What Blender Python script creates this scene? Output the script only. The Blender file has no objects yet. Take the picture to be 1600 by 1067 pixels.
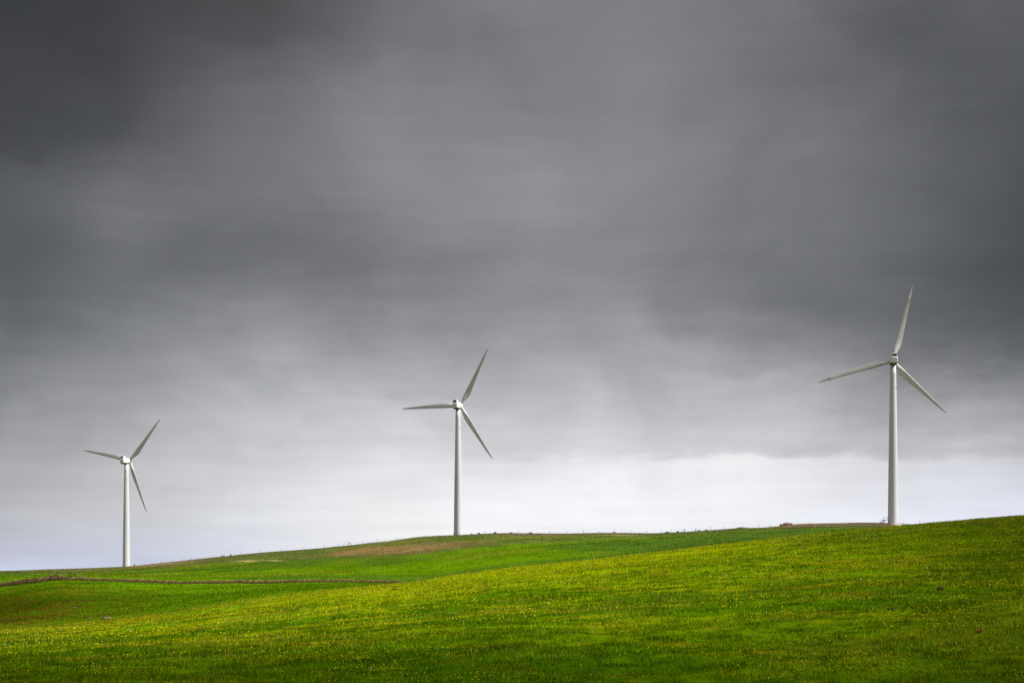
import bpy, bmesh, math, random
import numpy as np
R = math.radians
sc = bpy.context.scene
col = sc.collection
rng = np.random.default_rng(7)
random.seed(7)

# ------------------------------------------------------------------ camera, sky, sun, exposure
F, H = 2222.0, 905.0            # focal length and horizon row of the 1600x1067 photograph, used to measure the land
cam = bpy.data.cameras.new('camera')
cam.lens = 50.0; cam.sensor_width = 36.0
cam.shift_y = (H - 533.5) / 1600.0
cam.clip_start = 0.1; cam.clip_end = 40000
co = bpy.data.objects.new('camera', cam); col.objects.link(co)
co.location = (0, 0, 0); co.rotation_euler = (R(90), 0, 0)
sc.camera = co

EXPOSURE = 0.8
sc.view_settings.view_transform = 'Standard'
sc.view_settings.look = 'None'
sc.view_settings.exposure = EXPOSURE
sc.view_settings.gamma = 1.0
sc.view_settings.use_curve_mapping = False
SUN_AZ, SUN_EL = 104.0, 46.0     # clockwise from the view direction
SUN = np.array([math.sin(R(SUN_AZ))*math.cos(R(SUN_EL)), math.cos(R(SUN_AZ))*math.cos(R(SUN_EL)), math.sin(R(SUN_EL))])

def lin(c):
    c = c/255.0
    return c/12.92 if c <= 0.04045 else ((c+0.055)/1.055)**2.4

world = bpy.data.worlds.new("World"); sc.world = world
world.use_nodes = True
nt = world.node_tree
for n in list(nt.nodes): nt.nodes.remove(n)
def N(t, **kw):
    n = nt.nodes.new(t)
    for k, v in kw.items(): setattr(n, k, v)
    return n
def L(a, b): nt.links.new(a, b)
def M(op, a, b=None, c=None, clamp=False):
    n = N('ShaderNodeMath', operation=op, use_clamp=clamp)
    for i, s in enumerate((a, b, c)):
        if s is None: continue
        if isinstance(s, (int, float)): n.inputs[i].default_value = s
        else: L(s, n.inputs[i])
    return n.outputs[0]
tc = N('ShaderNodeTexCoord')
sep = N('ShaderNodeSeparateXYZ'); L(tc.outputs['Generated'], sep.inputs[0])
def noise(scale, detail, rough, stretch, off=(0, 0, 0), dist=0.0):
    mp = N('ShaderNodeMapping'); mp.inputs['Scale'].default_value = stretch; mp.inputs['Location'].default_value = off
    L(tc.outputs['Generated'], mp.inputs[0])
    n = N('ShaderNodeTexNoise'); n.inputs['Scale'].default_value = scale; n.inputs['Detail'].default_value = detail
    n.inputs['Roughness'].default_value = rough; n.inputs['Distortion'].default_value = dist
    L(mp.outputs[0], n.inputs['Vector'])
    return n.outputs[0]
az = M('MULTIPLY', M('ARCTAN2', sep.outputs[0], sep.outputs[1]), 180/math.pi)
el = M('MULTIPLY', M('ARCSINE', sep.outputs[2]), 180/math.pi)
w1 = M('SUBTRACT', noise(7.0, 5, .55, (1, 1, 2.2), (3.1, 1.7, 0)), .5)
w2 = M('SUBTRACT', noise(6.0, 4, .5, (1, 1, 1.6), (8.3, 4.2, 2.0)), .5)
w3 = M('SUBTRACT', noise(26.0, 4, .55, (1, 1, 3.5), (1.3, 9.2, 5.0)), .5)
lowamp = M('MULTIPLY', el, 1/7.0, clamp=True)                        # the clouds near the horizon lie in flat layers
elw = M('ADD', el, M('MULTIPLY', M('ADD', M('MULTIPLY', w1, 2.6), M('MULTIPLY', w3, 1.5)), M('ADD', M('MULTIPLY', lowamp, .8), .16)))
azw = M('ADD', az, M('ADD', M('MULTIPLY', w2, 4.0), M('MULTIPLY', w3, .6)))
def px_az(u): return math.degrees(math.atan((u-800)/F))
COLS = {
 0:    [(-160,46),(0,50),(100,62),(225,66),(262,84),(300,90),(400,88),(470,92),(520,104),(600,126),(660,150),(720,165),(780,180),(830,(184,186,196)),(870,(192,196,214)),(888,(206,214,238))],
 200:  [(-160,58),(0,62),(100,66),(205,76),(265,96),(330,114),(400,108),(470,114),(520,132),(610,150),(660,165),(720,184),(780,197),(830,(200,202,210)),(870,(202,207,226))],
 400:  [(-160,70),(0,73),(60,82),(150,108),(250,116),(310,122),(380,108),(430,112),(520,146),(600,178),(640,192),(700,202),(760,212),(820,(222,224,230)),(850,(220,224,236))],
 600:  [(-160,98),(0,107),(60,113),(150,125),(270,131),(330,130),(400,118),(460,126),(520,150),(600,180),(640,200),(690,212),(740,226),(790,(240,241,243))],
 800:  [(-160,118),(0,126),(60,120),(150,126),(270,142),(320,143),(400,133),(470,142),(530,162),(590,178),(640,198),(690,212),(712,212),(730,(226,227,231)),(770,240),(800,247)],
 1000: [(-160,116),(0,128),(60,127),(150,130),(270,136),(350,132),(420,132),(470,143),(520,157),(590,174),(650,190),(695,206),(710,214),(724,(236,236,239)),(790,245)],
 1200: [(-160,104),(0,115),(100,117),(250,120),(350,121),(420,120),(480,123),(520,134),(560,156),(600,178),(650,190),(700,203),(707,208),(718,(236,236,238)),(770,(240,241,245)),(830,(240,242,250))],
 1400: [(-160,84),(0,94),(100,90),(170,92),(250,103),(330,104),(420,98),(500,107),(560,122),(620,152),(660,172),(700,192),(708,199),(722,(222,223,229)),(770,(230,231,240)),(830,(236,238,250))],
 1600: [(-160,74),(0,90),(60,86),(150,83),(290,78),(400,76),(480,80),(520,88),(560,102),(620,140),(650,162),(695,186),(708,194),(724,(210,211,219)),(770,(222,224,236)),(830,(230,233,248))],
}
ELMAX = 27.0
fac = M('DIVIDE', elw, ELMAX, clamp=True)
prev = None; pu = None
for u, stops in COLS.items():
    r = N('ShaderNodeValToRGB'); cr = r.color_ramp; cr.interpolation = 'B_SPLINE' if False else 'LINEAR'
    pts = []
    for v, g in stops:
        e = math.degrees(math.atan((H-v)/F*math.cos(R(px_az(u)))))
        rgb = g if isinstance(g, tuple) else ((g*1.0, g*0.995, g*0.975) if g < 75 else (g*.99, g*.995, g*1.012))
        pts.append((e/ELMAX, [lin(min(255, x))/2**EXPOSURE for x in rgb]))
    pts.sort(key=lambda p: p[0])
    cr.elements[0].position = pts[0][0]; cr.elements[0].color = pts[0][1]+[1]
    cr.elements[1].position = pts[-1][0]; cr.elements[1].color = pts[-1][1]+[1]
    for p, c in pts[1:-1]:
        e = cr.elements.new(p); e.color = c+[1]
    L(fac, r.inputs[0])
    if prev is None: prev = r.outputs[0]
    else:
        mr = N('ShaderNodeMapRange', interpolation_type='LINEAR')
        L(azw, mr.inputs[0]); mr.inputs[1].default_value = px_az(pu); mr.inputs[2].default_value = px_az(u)
        mx = N('ShaderNodeMix', data_type='RGBA'); L(mr.outputs[0], mx.inputs[0]); L(prev, mx.inputs[6]); L(r.outputs[0], mx.inputs[7])
        prev = mx.outputs[2]
    pu = u
# soft cloud mottling, stronger overhead, flat streaks low down
t1 = M('SUBTRACT', noise(9.0, 5, .48, (1, 1, 1.15), (5, 5, 1), .8), .5)
t2 = M('SUBTRACT', noise(9.0, 6, .55, (1, 1, 11.0), (2, 8, 3), .3), .5)
mot = M('ADD', 1.0, M('ADD', M('MULTIPLY', M('MULTIPLY', t1, .62), lowamp), M('MULTIPLY', t2, M('SUBTRACT', .30, M('MULTIPLY', lowamp, .14)))))
vm = N('ShaderNodeVectorMath', operation='SCALE'); L(prev, vm.inputs[0]); L(mot, vm.inputs['Scale'])
# the rest of the sky, outside the photograph: even, lighter overcast
amb = N('ShaderNodeMapRange', interpolation_type='SMOOTHSTEP'); L(el, amb.inputs[0]); amb.inputs[1].default_value = 26; amb.inputs[2].default_value = 55
amb2 = N('ShaderNodeMapRange', interpolation_type='SMOOTHSTEP'); L(M('ABSOLUTE', az), amb2.inputs[0]); amb2.inputs[1].default_value = 38; amb2.inputs[2].default_value = 75
ambf = M('MAXIMUM', amb.outputs[0], amb2.outputs[0])
mx = N('ShaderNodeMix', data_type='RGBA'); L(ambf, mx.inputs[0]); L(vm.outputs[0], mx.inputs[6]); mx.inputs[7].default_value = (.265, .265, .275, 1)
sky = N('ShaderNodeTexSky', sky_type='NISHITA'); sky.sun_disc = False
sky.sun_elevation = R(SUN_EL); sky.sun_rotation = R(SUN_AZ)
sv = N('ShaderNodeVectorMath', operation='SCALE'); L(sky.outputs[0], sv.inputs[0]); sv.inputs['Scale'].default_value = 0.08
m3 = N('ShaderNodeMix', data_type='RGBA'); m3.inputs[0].default_value = 0.97; L(sv.outputs[0], m3.inputs[6]); L(mx.outputs[2], m3.inputs[7])
bg = N('ShaderNodeBackground'); L(m3.outputs[2], bg.inputs[0]); bg.inputs[1].default_value = 1.0
wo = N('ShaderNodeOutputWorld'); L(bg.outputs[0], wo.inputs[0])

sl = bpy.data.lights.new('sun', 'SUN'); sl.energy = 4.8; sl.angle = R(4.0); sl.color = (1.0, .955, .89)
so = bpy.data.objects.new('sun', sl); col.objects.link(so)
so.rotation_euler = (R(90-SUN_EL), 0, R(180-SUN_AZ))   # lamp -Z must point along -SUN
from mathutils import Vector, Matrix
so.rotation_euler = Vector(SUN).to_track_quat('Z', 'Y').to_euler()

# ------------------------------------------------------------------ helpers
def tag(o, label=None, cat=None, group=None, kind=None):
    if label: o['label'] = label
    if cat: o['category'] = cat
    if group: o['group'] = group
    if kind: o['kind'] = kind
    return o
def empty(name, loc, rot=(0, 0, 0)):
    o = bpy.data.objects.new(name, None); col.objects.link(o); o.location = loc; o.rotation_euler = rot; return o
def link(name, me, parent=None, loc=(0, 0, 0), rot=(0, 0, 0)):
    o = bpy.data.objects.new(name, me); col.objects.link(o); o.location = loc; o.rotation_euler = rot
    if parent: o.parent = parent
    return o
def mesh(name, V, Fc, mats, smooth=False):
    me = bpy.data.meshes.new(name)
    me.from_pydata([tuple(map(float, v)) for v in V], [], Fc)
    for m in (mats if isinstance(mats, (list, tuple)) else [mats]): me.materials.append(m)
    if smooth: me.polygons.foreach_set('use_smooth', [True]*len(me.polygons))
    me.update(); return me
def bm_mesh(name, bm, mats, smooth=False):
    me = bpy.data.meshes.new(name); bm.normal_update(); bm.to_mesh(me); bm.free()
    for m in (mats if isinstance(mats, (list, tuple)) else [mats]): me.materials.append(m)
    if smooth: me.polygons.foreach_set('use_smooth', [True]*len(me.polygons))
    return me
def box(bm, c, s, rot=None, bev=0.0):
    r = bmesh.ops.create_cube(bm, size=1.0)
    vs = r['verts']
    for v in vs:
        p = Vector((v.co.x*s[0], v.co.y*s[1], v.co.z*s[2]))
        if rot is not None: p = rot @ p
        v.co = p + Vector(c)
    if bev > 0:
        es = list({e for v in vs for e in v.link_edges})
        bmesh.ops.bevel(bm, geom=es, offset=bev, segments=2, affect='EDGES')
def rod(bm, a, b, r0, r1=None, seg=7):
    a = Vector(a); b = Vector(b); r1 = r0 if r1 is None else r1
    q = (b-a).to_track_quat('Z', 'Y'); ra = []; rb = []
    for i in range(seg):
        t = 2*math.pi*i/seg; d = q @ Vector((math.cos(t), math.sin(t), 0))
        ra.append(bm.verts.new(a+d*r0)); rb.append(bm.verts.new(b+d*r1))
    for i in range(seg):
        j = (i+1) % seg; bm.faces.new((ra[i], ra[j], rb[j], rb[i]))
    bm.faces.new(ra[::-1]); bm.faces.new(rb)

def _hash(ix, iy, s):
    h = (ix.astype(np.int64)*374761393 + iy.astype(np.int64)*668265263 + s*1442695041) & 0xffffffff
    h = ((h ^ (h >> 13))*1274126177) & 0xffffffff
    return ((h ^ (h >> 16)) & 0xffffff)/float(0xffffff)
def vnoise(x, y, s=0):
    ix = np.floor(x); iy = np.floor(y); fx = x-ix; fy = y-iy
    fx = fx*fx*(3-2*fx); fy = fy*fy*(3-2*fy)
    a = _hash(ix, iy, s); b = _hash(ix+1, iy, s); c = _hash(ix, iy+1, s); d = _hash(ix+1, iy+1, s)
    return (a*(1-fx)+b*fx)*(1-fy)+(c*(1-fx)+d*fx)*fy
def fbm(x, y, s=0, o=4):
    t = 0; a = .5; n = 0
    for i in range(o):
        t = t + a*vnoise(x*2**i, y*2**i, s+i*17); n += a; a *= .5
    return t/n
def sstep(a, b, x):
    t = np.clip((x-a)/(b-a), 0, 1); return t*t*(3-2*t)

# ------------------------------------------------------------------ materials
def mat(name, base, rough=.6, metal=0.0, spec=.3):
    m = bpy.data.materials.new(name); m.use_nodes = True
    b = m.node_tree.nodes['Principled BSDF']
    b.inputs['Base Color'].default_value = (*base, 1); b.inputs['Roughness'].default_value = rough
    b.inputs['Metallic'].default_value = metal; b.inputs['Specular IOR Level'].default_value = spec
    return m
def mottle(m, c1, c2, scale, stretch=(1, 1, 1), detail=5, lo=.35, hi=.65, bump=0.0, rough=None):
    t = m.node_tree; b = t.nodes['Principled BSDF']
    tcn = t.nodes.new('ShaderNodeTexCoord'); mp = t.nodes.new('ShaderNodeMapping'); mp.inputs['Scale'].default_value = stretch
    t.links.new(tcn.outputs['Object'], mp.inputs[0])
    n = t.nodes.new('ShaderNodeTexNoise'); n.inputs['Scale'].default_value = scale; n.inputs['Detail'].default_value = detail
    t.links.new(mp.outputs[0], n.inputs['Vector'])
    mr = t.nodes.new('ShaderNodeMapRange'); t.links.new(n.outputs[0], mr.inputs[0]); mr.inputs[1].default_value = lo; mr.inputs[2].default_value = hi
    mx = t.nodes.new('ShaderNodeMix'); mx.data_type = 'RGBA'; t.links.new(mr.outputs[0], mx.inputs[0])
    mx.inputs[6].default_value = (*c1, 1); mx.inputs[7].default_value = (*c2, 1)
    t.links.new(mx.outputs[2], b.inputs['Base Color'])
    if bump:
        bp = t.nodes.new('ShaderNodeBump'); bp.inputs['Strength'].default_value = bump; bp.inputs['Distance'].default_value = .1
        t.links.new(n.outputs[0], bp.inputs['Height']); t.links.new(bp.outputs[0], b.inputs['Normal'])
    return m
m_tower = mottle(mat('painted steel', (.6, .62, .6), .42), (.42, .43, .46), (.48, .49, .52), .35, (1, 1, .12), 6)
m_blade = mottle(mat('blade gelcoat', (.5, .5, .48), .45), (.45, .42, .46), (.53, .50, .54), .5, (1, 1, .3), 5)
m_nac = mottle(mat('nacelle fibreglass', (.72, .74, .72), .4), (.54, .54, .54), (.63, .63, .62), .8, (1, 1, 1), 4)
m_dark = mat('dark vent', (.012, .012, .014), .7)
m_under_shade = mat('nacelle under shade', (.06, .06, .062), .6)  # near-black colour that paints the shade below the nacelle
m_joint = mat('joint paint', (.36, .34, .34), .6)
m_seam = mat('seam sealant', (.22, .22, .21), .6)
m_steel = mottle(mat('galvanised dark steel', (.05, .055, .07), .5, .4), (.035, .04, .05), (.07, .075, .09), 4)
m_wood = mottle(mat('weathered timber', (.08, .065, .05), .9, 0, .02), (.035, .028, .022), (.09, .07, .055), 8, (1, 1, .2), bump=.3)
m_woodpale = mottle(mat('bleached timber', (.3, .27, .2), .9), (.22, .2, .15), (.36, .32, .24), 8, (1, 1, .2), bump=.3)
m_wire = mat('fence wire', (.15, .15, .15), .5, .8)
m_rock = mottle(mat('grey stone', (.1, .1, .09), .95, 0, .02), (.05, .05, .045), (.16, .15, .13), 2.5, bump=.8)
m_rockpale = mottle(mat('pale stone', (.3, .27, .23), .95, 0, .02), (.09, .07, .05), (.22, .18, .13), 3, bump=.8)
m_rockred = mottle(mat('red stone', (.2, .09, .07), .95, 0, .02), (.12, .06, .05), (.32, .17, .14), 2.5, bump=.8)
m_soil = mottle(mat('dark soil', (.03, .02, .012), .98, 0, .02), (.022, .017, .006), (.06, .048, .02), 9, bump=.8)
m_bank = mottle(mat('peaty bank', (.05, .03, .015), .98, 0, .02), (.022, .014, .006), (.075, .050, .020), 2.2, (1, 1, 2), bump=1.0)

def attr_mat(name, transl=0.0, rough=.75, ground=False):
    m = bpy.data.materials.new(name); m.use_nodes = True
    t = m.node_tree; b = t.nodes['Principled BSDF']; b.inputs['Roughness'].default_value = rough
    b.inputs['Specular IOR Level'].default_value = 0.0
    a = t.nodes.new('ShaderNodeAttribute'); a.attribute_name = 'tint'
    colr = a.outputs['Color']
    if ground:
        geo = t.nodes.new('ShaderNodeNewGeometry')
        def nz(scale, det, rg=.6, sx=(1, 1, 1)):
            mp = t.nodes.new('ShaderNodeMapping'); mp.inputs['Scale'].default_value = sx; t.links.new(geo.outputs['Position'], mp.inputs[0])
            n = t.nodes.new('ShaderNodeTexNoise'); n.inputs['Scale'].default_value = scale; n.inputs['Detail'].default_value = det; n.inputs['Roughness'].default_value = rg
            t.links.new(mp.outputs[0], n.inputs['Vector']); return n.outputs[0]
        def ma(op, x, y, z=None):
            n = t.nodes.new('ShaderNodeMath'); n.operation = op
            for i, q in enumerate((x, y, z)):
                if q is None: continue
                if isinstance(q, (int, float)): n.inputs[i].default_value = q
                else: t.links.new(q, n.inputs[i])
            return n.outputs[0]
        n1 = nz(.09, 8, .72, (1, .35, 1)); n2 = nz(1.1, 6, .75); n3 = nz(.02, 3, .5, (1, .5, 1))
        k = ma('ADD', ma('MULTIPLY', ma('SUBTRACT', n1, .5), 1.5), ma('MULTIPLY', ma('SUBTRACT', n2, .5), 1.3))
        k = ma('ADD', ma('ADD', k, 1.0), ma('MULTIPLY', ma('SUBTRACT', n3, .5), .5))
        k = ma('MAXIMUM', k, .25)
        sc_ = t.nodes.new('ShaderNodeVectorMath'); sc_.operation = 'SCALE'; t.links.new(colr, sc_.inputs[0]); t.links.new(k, sc_.inputs['Scale'])
        # drier, yellower flecks
        mr = t.nodes.new('ShaderNodeMapRange'); t.links.new(nz(.5, 7, .7, (1, .5, 1)), mr.inputs[0]); mr.inputs[1].default_value = .56; mr.inputs[2].default_value = .72; mr.inputs[4].default_value = .45
        mx = t.nodes.new('ShaderNodeMix'); mx.data_type = 'RGBA'; mx.blend_type = 'MULTIPLY'
        t.links.new(mr.outputs[0], mx.inputs[0]); t.links.new(sc_.outputs[0], mx.inputs[6]); mx.inputs[7].default_value = (1.9, 1.2, 1.5, 1)
        colr = mx.outputs[2]
        bp = t.nodes.new('ShaderNodeBump'); bp.inputs['Strength'].default_value = .5; bp.inputs['Distance'].default_value = .35
        t.links.new(n2, bp.inputs['Height']); t.links.new(bp.outputs[0], b.inputs['Normal'])
    t.links.new(colr, b.inputs['Base Color'])
    if transl:
        tr = t.nodes.new('ShaderNodeBsdfTranslucent'); t.links.new(colr, tr.inputs[0])
        ms = t.nodes.new('ShaderNodeMixShader'); ms.inputs[0].default_value = transl
        t.links.new(b.outputs[0], ms.inputs[1]); t.links.new(tr.outputs[0], ms.inputs[2])
        t.links.new(ms.outputs[0], t.nodes['Material Output'].inputs[0])
    return m
m_ground = attr_mat('pasture', ground=True, rough=.95)
m_grass = attr_mat('grass blade', .35, .6)
m_straw = attr_mat('dry grass', .25, .8)

# ------------------------------------------------------------------ the land
def tab(pts):
    xs, ys = zip(*pts); xs = np.array(xs, float); ys = np.array(ys, float)
    # smooth (cubic hermite, monotone) table
    h = np.diff(xs); dl = np.diff(ys)/h; m = np.zeros(len(xs)); m[0] = dl[0]; m[-1] = dl[-1]
    for i in range(1, len(xs)-1):
        m[i] = 0 if dl[i-1]*dl[i] <= 0 else 2*dl[i-1]*dl[i]/(dl[i-1]+dl[i])
    def f(u):
        u = np.clip(u, xs[0], xs[-1]); i = np.clip(np.searchsorted(xs, u)-1, 0, len(xs)-2)
        t = (u-xs[i])/h[i]; t2 = t*t; t3 = t2*t
        return (2*t3-3*t2+1)*ys[i]+(t3-2*t2+t)*h[i]*m[i]+(-2*t3+3*t2)*ys[i+1]+(t3-t2)*h[i]*m[i+1]
    return f
V60 = tab([(-700, 1040), (0, 1008), (800, 950), (1600, 902), (2300, 880)])
V1 = tab([(-700, 1010), (0, 985), (200, 966), (430, 933), (560, 918), (640, 911), (720, 898), (800, 888), (1000, 866), (1200, 843), (1420, 820.5), (1600, 806), (2300, 780)])
Y1 = tab([(-700, 105), (0, 110), (400, 118), (700, 126), (1000, 140), (1300, 152), (1600, 162), (2300, 170)])
V3 = tab([(-700, 935), (0, 917), (50, 911), (100, 906.5), (160, 908), (300, 911), (450, 911.5), (560, 909.5), (635, 910), (800, 891), (1000, 868), (1200, 846), (1400, 827), (1600, 820), (2300, 810)])
V5 = tab([(-700, 905), (0, 899), (200, 895), (400, 888), (600, 878), (800, 858), (1000, 848), (1200, 834), (1400, 822.5), (1600, 824), (2300, 830)])
V2 = tab([(-700, 893), (0, 891.5), (60, 889.5), (150, 887), (200, 884.5), (240, 880.5), (300, 874), (345, 869.6), (400, 864), (500, 856.5), (600, 846), (660, 838.5), (710, 836), (800, 832.8), (900, 833.4), (1000, 833.4), (1100, 829.2), (1145, 825.6), (1158, 823.6), (1172, 824.6), (1215, 822), (1228, 820), (1300, 817.7), (1350, 817), (1405, 818.4), (1440, 821), (1600, 826), (2300, 840)])
Y2 = tab([(-700, 780), (0, 780), (200, 800), (400, 740), (700, 715), (900, 690), (1100, 665), (1405, 628), (1600, 600), (2300, 580)])
WALLY = tab([(-200, 290), (0, 296), (635, 318), (800, 322)])

def height_uY(u, Y):
    u = np.asarray(u, float); Y = np.asarray(Y, float)
    y1 = Y1(u); y2 = Y2(u); v1 = V1(u); v2 = V2(u); yw = np.clip(WALLY(u), 280, 330)
    one = np.ones_like(u)
    zf = lambda z, Yk: H - z*F/Yk
    KY = [1.0*one, 6*one, 30*one, 62*one, y1, y1*1.3, yw, 470*one, y2, y2*1.05, y2*1.35, y2*2.2, 4000*one, 30000*one]
    KV = [zf(-1.75, 1.0)*one, zf(-1.8, 6.)*one, zf(-2.19, 30.)*one, V60(u), v1, v1+3.5*sstep(500, 700, u)-6*(1-sstep(350, 620, u)), V3(u), V5(u), v2, v2+5, v2+30, v2+62, zf(-60, 4000.)*one, zf(-90, 30000.)*one]
    KX = np.stack([np.log(k) for k in KY], -1); KV = np.stack(KV, -1)
    h = np.diff(KX, axis=-1); dl = np.diff(KV, axis=-1)/h
    m = np.zeros_like(KV); m[..., 0] = dl[..., 0]; m[..., -1] = dl[..., -1]
    a = dl[..., :-1]; b = dl[..., 1:]; pr = a*b
    m[..., 1:-1] = np.where(pr > 0, 2*pr/np.where(np.abs(a+b) < 1e-9, 1, a+b), 0)
    X = np.log(np.maximum(Y, 1.0))
    i = np.clip((KX <= X[..., None]).sum(-1)-1, 0, KX.shape[-1]-2)
    g = lambda A: np.take_along_axis(A, i[..., None], -1)[..., 0]
    x0 = g(KX); hh = g(h); va = g(KV); ma_ = g(m); vb = np.take_along_axis(KV, i[..., None]+1, -1)[..., 0]; mb = np.take_along_axis(m, i[..., None]+1, -1)[..., 0]
    t = np.clip((X-x0)/hh, 0, 1); t2 = t*t; t3 = t2*t
    v = (2*t3-3*t2+1)*va+(t3-2*t2+t)*hh*ma_+(-2*t3+3*t2)*vb+(t3-t2)*hh*mb
    z = Y*(H-v)/F
    return np.where(Y < 1.0, -1.75, z)
def relief(x, y):
    d = np.hypot(x, y)
    k = np.clip(d/40, .15, 1)
    z = (fbm(x/6, y/6, 3, 3)-.5)*.30*k + (fbm(x/1.3, y/1.3, 9, 3)-.5)*.12*np.clip(1-(d-120)/300, 0, 1)*k
    z += (fbm(x/45, y/45, 5, 3)-.5)*1.0*sstep(150, 400, d)
    return z
def ground(x, y):
    x = np.asarray(x, float); y = np.asarray(y, float)
    r = np.hypot(x, y); a = np.arctan2(x, y)
    LIM = math.atan(1500/F)
    def side(aa):
        ac = np.clip(aa, -LIM, LIM); return height_uY(800+F*np.tan(ac), np.maximum(r*np.cos(ac), .5))
    z = side(a)
    zl = side(-np.abs(a)); zr = side(np.abs(a))
    w = sstep(LIM+.1, math.pi, np.abs(a))*.5
    z = z*(1-w)+np.where(a > 0, zl, zr)*w
    return z + relief(x, y)
def gz(x, y): return float(ground(np.array([x]), np.array([y]))[0])
def at(u, Y):
    """a place on the land: Y metres out in the direction u"""
    x = (u-800)/F*Y; return Vector((x, Y, gz(x, Y)))
def find(u, v, ylo, yhi):
    """the spot of open ground seen in that direction"""
    Ys = np.linspace(ylo, yhi, 600); x = (u-800)/F*Ys; z = ground(x, Ys); vv = H-F*z/Ys
    i = int(np.argmin(np.abs(vv-v))); return Vector((x[i], Ys[i], z[i]))

# turf colour from place to place (lush, dry, bare soil), some shade painted in
def lerp(a, b, t): return a*(1-t[..., None])+np.array(b)*t[..., None]
def albedo(x, y, z):
    Y = np.maximum(y, 1.0); u = 800+F*x/Y; v = H-F*z/Y
    n1 = fbm(x/14, y/9, 21, 4); n2 = fbm(x/3.2, y/2.0, 33, 3); n3 = fbm(x/60, y/45, 41, 3); n4 = fbm(x/1.1, y/.9, 77, 3)
    base = np.ones(x.shape+(3,))*np.array([.120, .212, .0010])
    # near rise: fresh yellow-green, lusher hollows
    base = lerp(base, (.058, .138, .0008), sstep(.46, .62, n1)*.85)
    base = lerp(base, (.23, .265, .0020), sstep(.54, .70, n2)*.7)
    base = lerp(base, (.17, .14, .006), sstep(.60, .76, fbm(x/2.2, y/2.0, 51, 4))*.5)
    base = lerp(base, (.030, .080, .001), sstep(.56, .70, n4)*.6)
    near = sstep(1.12, .98, Y/Y1(u))
    base = lerp(base, (.032, .088, .0008), sstep(60, 30, Y)*.5*near)  # deeper green foreground grass, some of its shade put into the colour
    base = lerp(base, (.055, .090, .002), sstep(1250, 1600, u)*.6*near)  # dark right side, partly shade painted into the turf
    base = lerp(base, (.085, .095, .012), sstep(1100, 1400, u)*sstep(1.0, .8, np.abs(Y/Y1(u)-.9)*6)*.6*sstep(.42, .58, n2))
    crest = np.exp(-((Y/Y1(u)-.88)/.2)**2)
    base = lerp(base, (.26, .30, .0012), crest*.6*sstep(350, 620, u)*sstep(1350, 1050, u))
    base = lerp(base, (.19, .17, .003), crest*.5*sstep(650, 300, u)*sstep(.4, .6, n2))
    # the far fields: duller, greyer turf uphill, partly shade put into the colour
    far = np.ones(x.shape+(3,))*np.array([.072, .142, .0015])
    far = lerp(far, (.058, .098, .010), sstep(430, 640, Y)*.9)
    vb = VB(u); dull = sstep(vb+1.2, vb-1.6, v+(n1-.5)*3)*sstep(330, 380, Y)
    far = lerp(far, (.066, .088, .018), dull*.85*sstep(1040, 980, u))
    far = lerp(far, (.10, .095, .028), dull*sstep(.48, .66, fbm(x/18, y/40, 67, 4))*.7*sstep(1040, 980, u))
    far = lerp(far, (.053, .094, .014), sstep(820, 1150, u)*.75)
    far = lerp(far, (.105, .125, .008), sstep(.5, .66, n3)*.45)
    far = lerp(far, (.034, .074, .008), sstep(.48, .62, fbm(x/30, y/60, 61, 3))*.55)
    far = lerp(far, (.11, .12, .03), sstep(.55, .7, fbm(x/9, y/26, 63, 3))*.4*sstep(480, 640, Y))
    lf = sstep(640, 500, u)*sstep(325, 300, Y)
    far = lerp(far, (.080, .165, .0008), lf*.8)
    far = lerp(far, (.045, .10, .002), lf*sstep(.5, .64, n1)*.7)
    far = lerp(far, (.13, .088, .006), sstep(330, 20, u)*sstep(300, 230, Y)*sstep(.40, .6, n2)*.8)
    # bare earth
    def blob(uc, vc, wu, wv, slope=0.0):
        return np.exp(-((u-uc)/wu)**2-((v-vc-slope*(u-uc))/wv)**2)
    d = blob(600, 859.8, 55, 5.6, -.055)+blob(690, 852.2, 52, 4.8, -.07)+blob(552, 863.8, 32, 2.8, -.06)
    d = np.clip(d*1.5, 0, 1)*sstep(.30, .55, n2*.5+n1*.5)*(Y > 380)*(Y < y2m(u))
    far = lerp(far, (.20, .125, .050), d*.85); far = lerp(far, (.10, .062, .03), d*sstep(.5, .62, n2)*.6)
    s = v-V2(u)
    edge = np.exp(-((s-1.2)/1.9)**2)*(Y > 500)
    far = lerp(far, (.13, .085, .06), edge*(.25+.6*sstep(760, 800, u)*sstep(905, 860, u)+.5*sstep(205, 230, u)*sstep(340, 300, u)))
    pad = sstep(1212, 1232, u)*sstep(1420, 1400, u)*sstep(5.6, 4.4, s)*(Y > 400)
    far = lerp(far, (.15, .105, .062), pad*(.55+.45*sstep(.4, .6, n1)))
    lip = sstep(1212, 1232, u)*sstep(1405, 1380, u)*np.exp(-((s-5.2)/.7)**2)*(Y > 400)
    far = lerp(far, (.035, .028, .018), lip*.8)
    p = (np.clip(blob(386, 876.3, 16, 1.2, -.01)+.8*blob(428, 875.6, 14, .9)+.6*blob(255, 881.5, 40, 1.8, -.09)+.7*blob(975, 836.2, 30, .9, .02), 0, 1))*(Y > 420)
    far = lerp(far, (.33, .24, .12), p*sstep(.25, .5, n2))
    st = np.clip(blob(1411, 820.6, 13, 1.3, .15)*2, 0, 1)*(Y > 400)
    far = lerp(far, (.50, .47, .40), st)
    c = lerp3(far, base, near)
    ys = np.exp(-((u-588)/34)**2-((v-923.5+.13*(u-588))/1.6)**2)
    c = lerp(c, (.30, .30, .012), np.clip(ys, 0, 1)*.8*(Y < 200))
    return c
VB = tab([(-700, 899), (0, 897), (210, 892), (370, 879), (500, 874), (640, 867), (745, 855), (900, 843), (1000, 838), (2300, 800)])
def y2m(u): return Y2(u)*1.0
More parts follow.
